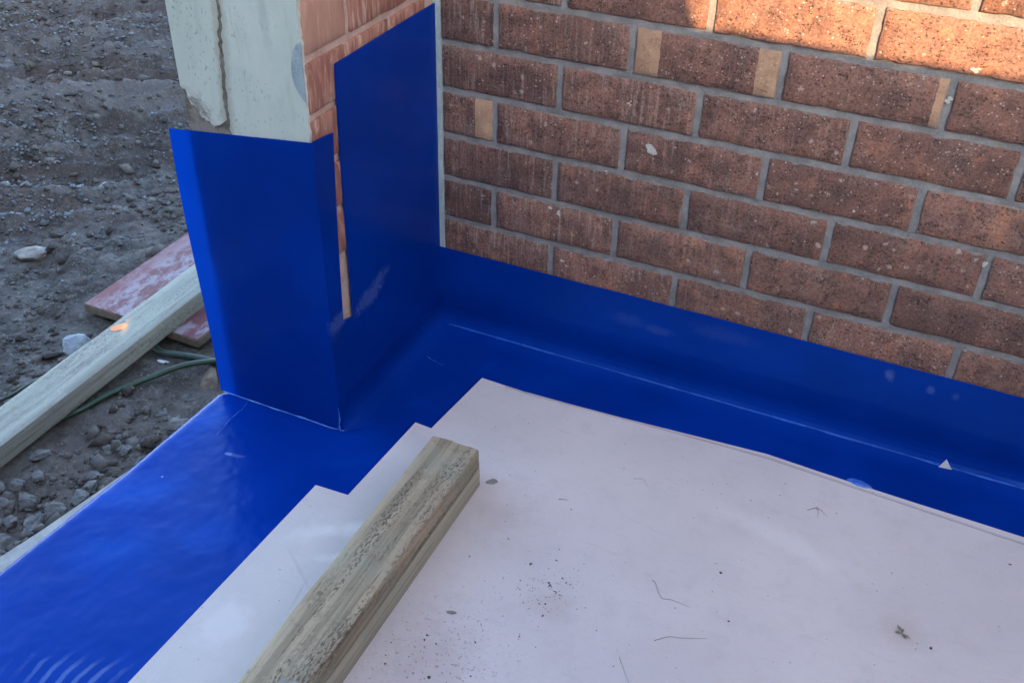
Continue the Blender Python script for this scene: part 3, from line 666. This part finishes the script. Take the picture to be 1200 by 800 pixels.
# ---- debris on the board
def twig(pts, label, r=.00036):
    o = tube('dry_twig', [(x, y, TOP+.0008+z) for x, y, z in pts], [r*1.3]+[r]*(len(pts)-2)+[r*.5], MTW, None, 5)
    return tag(o, label, 'twig')
twig([(.618, -.488, 0), (.624, -.492, .002), (.640, -.514, .001), (.655, -.511, 0), (.684, -.512, 0)], 'thin twig with a hooked end on the board, in line with the tan leaf')
twig([(.655, -.592, 0), (.672, -.578, .002), (.688, -.572, .001), (.722, -.556, 0)], 'thin nearly straight twig with a slight kink on the board')
fk = thing('dry_twig', 'tiny forked twig on the board near the blue upstand', 'twig', (.815, -.232, TOP))
for P_ in ([(-.015, -.004, .001), (0, .004, .005), (.017, -.004, .001)], [(-.003, .010, .002), (.002, -.002, .004), (.003, -.014, .001)]):
    tube('prong', P_, [.0005, .0004, .0002], MTW, fk, 5)
twig([(.52, -.29, 0), (.535, -.287, .002), (.547, -.298, 0)], 'faint curved bit of straw on the clean middle of the board', .0003)
twig([(.62, -.64, 0), (.628, -.652, .001), (.65, -.68, 0)], 'thin twig lying clear of the stains, pointing at the kinked twig', .0003)
twig([(.425, -.39, 0), (.44, -.385, 0)], 'very short stub of twig beside the end of the battens', .0007)
tag(rock('wood_chip', (.009, .0035, .0018), MST, 12, (.373, -.672, TOP+.001), (0, 0, .35), 2, .6), 'pale splinter of wood beside the lower batten on the board', 'wood chip')
tag(rock('wood_chip', (.011, .006, .004), MTW, 14, (.308, -.402, TOP+.002), (0, 0, .5), 2, .9), 'ragged brown chip against the far end of the battens', 'wood chip')
lf = bmesh.new()
for k in range(9):
    a = random.uniform(0, 6.3); p = Vector((.974, -.425, TOP+.001)); d = Vector((math.cos(a), math.sin(a), .25))*random.uniform(.008, .015); s = Vector((-d.y, d.x, 0))*.14
    q = [lf.verts.new(x) for x in (p, p+d*.5+s, p+d, p+d*.5-s+Vector((0, 0, .002)))]; lf.faces.new(q)
me = bpy.data.meshes.new('dry_leaf'); lf.to_mesh(me); lf.free()
tag(link('dry_leaf', me, MLF), 'small crumpled tan leaf on the brown stained patch of the board', 'leaf')

def scatter(name, pts, sizes, m, seed, squash=.7):
    """many tiny angular pieces as one mesh"""
    r = np.random.default_rng(seed); n = len(pts)
    base = np.array([(1, 0, 0), (-1, 0, 0), (0, 1, 0), (0, -1, 0), (0, 0, 1), (0, 0, -1)], float)
    tri = np.array([(0, 2, 4), (2, 1, 4), (1, 3, 4), (3, 0, 4), (2, 0, 5), (1, 2, 5), (3, 1, 5), (0, 3, 5)])
    v = base[None]*r.uniform(.6, 1.25, (n, 6, 1))+r.normal(0, .18, (n, 6, 3)); a = r.uniform(0, 6.28, n); b = r.uniform(-.6, .6, n)
    v[:, :, 2] *= squash; ca, sa, cb, sb = np.cos(a)[:, None], np.sin(a)[:, None], np.cos(b)[:, None], np.sin(b)[:, None]
    y, z = v[:, :, 1]*cb-v[:, :, 2]*sb, v[:, :, 1]*sb+v[:, :, 2]*cb; x = v[:, :, 0]*r.uniform(.8, 1.5, (n, 1))
    w = np.stack([x*ca-y*sa, x*sa+y*ca, z], -1)*sizes[:, None, None]+pts[:, None, :]
    return link(name, bulk(name, w.reshape(-1, 3), (tri[None]+np.arange(n)[:, None, None]*6).reshape(-1, 3)), m)
n = 420
px = np.concatenate([rng.normal(.40, .06, 130), rng.normal(.485, .03, 110), rng.uniform(.3, 1.3, 180)]); py = np.concatenate([rng.normal(-.78, .10, 130), rng.normal(-.575, .025, 110), rng.uniform(-.95, -.2, 180)])
ok = (px > .305) & (py < -.2); px, py = px[ok], py[ok]; sz = np.clip(rng.lognormal(-7.15, .5, len(px)), .0004, .0035)
o = scatter('sawdust_crumbs', np.stack([px, py, np.full(len(px), TOP)+sz*.3], 1), sz, mat_varied('crumb_dark', (.10, .07, .055), (.20, .17, .14)), 4); tag(o, 'dark crumbs and sawdust scattered on the white board', 'debris', None, 'stuff')

# ================================================================== SOIL SIDE
fb = thing('formwork_board', 'worn red faced formwork ply half hidden under the grey plank', 'formwork board', (-.656, .36, 0))
def fc(o): o.matrix_parent_inverse = Matrix.Translation((.656, -.36, 0)); return o
zt = lambda x, y: float(ground_z(x, y))
fo = fc(box('ply_panel', -.815, -.497, -.181, .92, -.113, -.0935, MPE, fb, .001)); fo.location = (0, 0, 0)
ff = link('red_face', mesh('red_face', *((lambda X0, X1, Y0, Y1: ([(X0, Y0, 0), (X1, Y0, 0), (X1, Y1, 0), (X0, Y1, 0), (X0, Y0, .0016), (X1, Y0, .0016), (X1, Y1, .0016), (X0, Y1, .0016)], [(4, 5, 6, 7), (0, 1, 5, 4), (1, 2, 6, 5), (2, 3, 7, 6), (3, 0, 4, 7), (3, 2, 1, 0)]))(-.157, .157, -.539, .558))), MPLY, fb, (0, 0, -.0937))
pk = beam('grey_plank', 2.2, .089, .042, MT3, None, 7, 130, .0014, .002, (-.5915, -1.62, -.092), (0, 0, .012), .002)
dab = []  # outline of a small orange oval on the plank
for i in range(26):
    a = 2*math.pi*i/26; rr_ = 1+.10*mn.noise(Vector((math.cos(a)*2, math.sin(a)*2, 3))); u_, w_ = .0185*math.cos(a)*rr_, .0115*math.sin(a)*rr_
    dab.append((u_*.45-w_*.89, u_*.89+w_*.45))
dm = mesh('orange_dab', [(x, y, 0) for x, y in dab]+[(x*.93, y*.93, .0008) for x, y in dab], [tuple(range(26, 52))]+[(i, (i+1) % 26, 26+(i+1) % 26, 26+i) for i in range(26)], False)
pd = link('orange_dab', dm, mat_simple('orange_spot', (.80, .28, .10), (.72, .24, .085), 40, .6, .2, .001), pk, (-.022, 1.36, .0422)); pd['label'] = 'orange dab'
tag(pk, 'pale grey timber plank laid over the red formwork board on the soil', 'plank')
for nm, sz_, m_, sd, lc, rt, lb in (
    ('concrete_chunk', (.040, .030, .020), MSB, 3, (-.735, -.285, -.112), (.2, .1, .6), 'angular blue grey concrete chunk beside the plank under the red board'),
    ('pale_stone', (.048, .022, .018), MST, 8, (-1.125, -.035, -.115), (0, 0, .55), 'oblong pale stone with rounded ends alone on the ruts'),
    ('pale_stone', (.032, .016, .013), MCO, 15, (-1.262, .378, -.112), (0, 0, .9), 'small light grey slab of stone pressed flat in the soil'),
    ('tan_stone', (.026, .040, .014), MPE, 21, (-.41, -.262, -.115), (.3, -.5, .4), 'tan stone leaning at the slab edge under the membrane flap'),
    ('white_shard', (.016, .008, .004), MWH, 25, (-.533, -.253, -.105), (0, .2, .3), 'thin white shard between the plank and the hoses'),
    ('grey_rubble', (.030, .024, .018), MCL, 27, (-.365, -.41, -.125), (0, .2, 1.3), 'grey broken rubble piece against the slab near the pier')):
    lc = (lc[0], lc[1], zt(lc[0], lc[1])+sz_[2]*.35)
    tag(rock(nm, sz_, m_, sd, lc, rt, 3, .5), lb, 'stone' if 'shard' not in nm else 'shard')
for i in range(30):
    x, y = ((random.gauss(-.50, .05), random.gauss(-.66, .07)) if i < 14 else (random.gauss(-.40, .035), random.gauss(-.79, .06)) if i < 22 else (random.uniform(-.45, -.33), random.uniform(-.55, -.35)))
    if x < -.535 or x > -.30: x = random.uniform(-.52, -.33)
    s = random.uniform(.009, .022) if i < 22 else random.uniform(.006, .012)
    tag(rock('soil_clod', (s*1.25, s, s*.7), MCL, 40+i, (x, y, zt(x, y)+s*.25), (random.uniform(-.4, .4), random.uniform(-.4, .4), random.uniform(0, 6)), 3, .8), 'dry grey clod in the strip of soil between plank and slab', 'clod', 'clods between the plank and the slab')
tag(tube('garden_hose', [(-.70, -.58, -.118), (-.62, -.53, -.118), (-.565, -.464, -.104), (-.54, -.398, -.098), (-.499, -.319, -.095), (-.468, -.262, -.095), (-.424, -.223, -.096), (-.36, -.185, -.10), (-.28, -.16, -.11)], .0062, MHO, None, 10), 'green garden hose curving out from under the plank to the pier', 'hose')
tag(tube('irrigation_pipe', [(-.66, -.16, -.118), (-.61, -.20, -.112), (-.582, -.223, -.107), (-.55, -.238, -.104), (-.521, -.232, -.104), (-.49, -.222, -.106), (-.44, -.21, -.11), (-.38, -.20, -.12)], .0085, MHD, None, 10), 'dark green pipe half buried beside the red board corner', 'pipe')
tag(tube('irrigation_pipe', [(-.80, -.62, -.112), (-.73, -.50, -.108), (-.715, -.44, -.106), (-.705, -.385, -.110), (-.69, -.34, -.125)], .004, MHD, None, 8), 'thin dark pipe lying along the outer side of the grey plank', 'pipe')

# loose gravel patches and soil crumbs
def drop(n, cx, cy, sx, sy, lo, hi, seed):
    r = np.random.default_rng(seed); x = r.normal(cx, sx, n); y = r.normal(cy, sy, n); s = np.clip(r.lognormal(math.log(lo), .45, n), lo*.5, hi)
    k = (x < -.30) & ~((x > -.86) & (x < -.45) & (y > -.23) & (y < .96)) & ~((x > -.66) & (x < -.53)); x, y, s = x[k], y[k], s[k]
    return np.stack([x, y, ground_z(x, y)+s*.15], 1), s
P = [drop(1700, -2.35, 1.2, .30, .17, .005, .011, 1), drop(1700, -1.75, .45, .22, .13, .0045, .010, 2), drop(1200, -1.45, .10, .14, .11, .005, .012, 3), drop(900, -1.75, 1.35, .25, .14, .005, .010, 4), drop(500, -1.2, .45, .3, .18, .004, .009, 5), drop(300, -.95, -.15, .14, .2, .003, .007, 9)]
o = scatter('loose_gravel', np.concatenate([p[0] for p in P]), np.concatenate([p[1] for p in P]), MGR, 6); tag(o, 'loose blue grey gravel strewn over the soil', 'gravel', None, 'stuff')
r_ = np.random.default_rng(8); x = r_.uniform(-3.0, -.28, 30000); y = r_.uniform(-1.1, 2.5, 30000)
dens = sstep(-.25, .5, vnoise(x*3.1, y*3.1, 77))*.8+.2; k = (r_.uniform(0, 1, 30000) < dens) & ~((x > -.86) & (x < -.45) & (y > -.23) & (y < .96)) & ~((x > -.66) & (x < -.53)) & (x < -.31-.04*(y < -.7)); x, y = x[k], y[k]
s = np.clip(r_.lognormal(math.log(.0062), .55, len(x)), .002, .022)
o = scatter('soil_crumbs', np.stack([x, y, ground_z(x, y)+s*.1], 1), s, MCB, 12, .8); tag(o, 'crumbled soil lumps covering the bare ground', 'soil', None, 'stuff')

# ================================================================== FENCE ADDED TO CAST THE SHADE (unseen, behind the viewpoint)
FY = -2.3
def on_fence(p): t = (FY-p[1])/SUN.y; return (p[0]+SUN.x*t, p[2]+SUN.z*t)
fx, fz = on_fence((.440, 0, .6885))          # lower sunlit edge, and where the tall bay ends
hx, hz = on_fence((-.640, -.232, -.05))     # light falls through an added hole on to the plank
fence = thing('shade_fence', 'added unseen timber fence casting the shade, with a taller bay', 'fence', (0, FY, -.125))
def fpar(o): o.matrix_parent_inverse = Matrix.Translation((0, -FY, .125)); return o
BW = .15; off = (hx-BW/2) % BW
k0 = int((-4.5-off)//BW)
for k in range(k0, 70):
    a = off+k*BW-.012; b = a+BW+.022; ov = .006 if k % 2 else 0
    top = fz+1.1+random.uniform(-.008, .008) if b < fx else fz  # taller bay raised to keep sky light off the corner and pier front
    if a < fx <= b: fpar(box('shade_paling', a, fx, FY-.040, FY-.022, .5, fz+1.1, MT4, fence))
    if abs((a+b)/2-hx) < .02:
        R_ = .027; N = 16; oc = [(hx+R_*math.cos(2*math.pi*i/N), hz+R_*.75*math.sin(2*math.pi*i/N)) for i in range(N)]
        half1 = [(a, -.125), (hx, -.125)]+[oc[(12+N-i) % N] for i in range(0, 9)]+[(hx, top), (a, top)]
        half2 = [(b, -.125), (b, top), (hx, top)]+[oc[(4+N-i) % N] for i in range(0, 9)]+[(hx, -.125)]
        fpar(prism('shade_paling', half1, 1, FY-ov-.015, FY-ov, MT4, fence)); fpar(prism('shade_paling', half2, 1, FY-ov-.015, FY-ov, MT4, fence))
    else:
        fpar(box('shade_paling', a, b, FY-ov-.015, FY-ov, -.125, top, MT4, fence))
for z in (.2, 1.3): fpar(box('shade_rail', -4.6, 10.4, FY-.07, FY-.022, z, z+.07, MT4, fence))
for i in range(7): fpar(box('shade_post', -4.3+i*2.4, -4.2+i*2.4, FY-.175, FY-.072, -.4, 1.55, MT4, fence))

px, pz = on_fence((.405, 0, .735)); qx, qz = on_fence((.432, 0, .682))     # prop added to rake the edge of the lit patch
dx_, dz_ = (qx-px)/(qz-pz), 1.
prop = prism('shade_prop', [(qx+dx_*(-1.2), qz-1.2), (qx+dx_*.9, qz+.9), (qx+dx_*.9-.12, qz+.9), (qx-1.2*dx_-.12, qz-1.2)], 1, FY+.002, FY+.03, MT4)
tag(prop, 'added unseen timber prop that shapes the raked edge of the lit patch', 'timber prop')
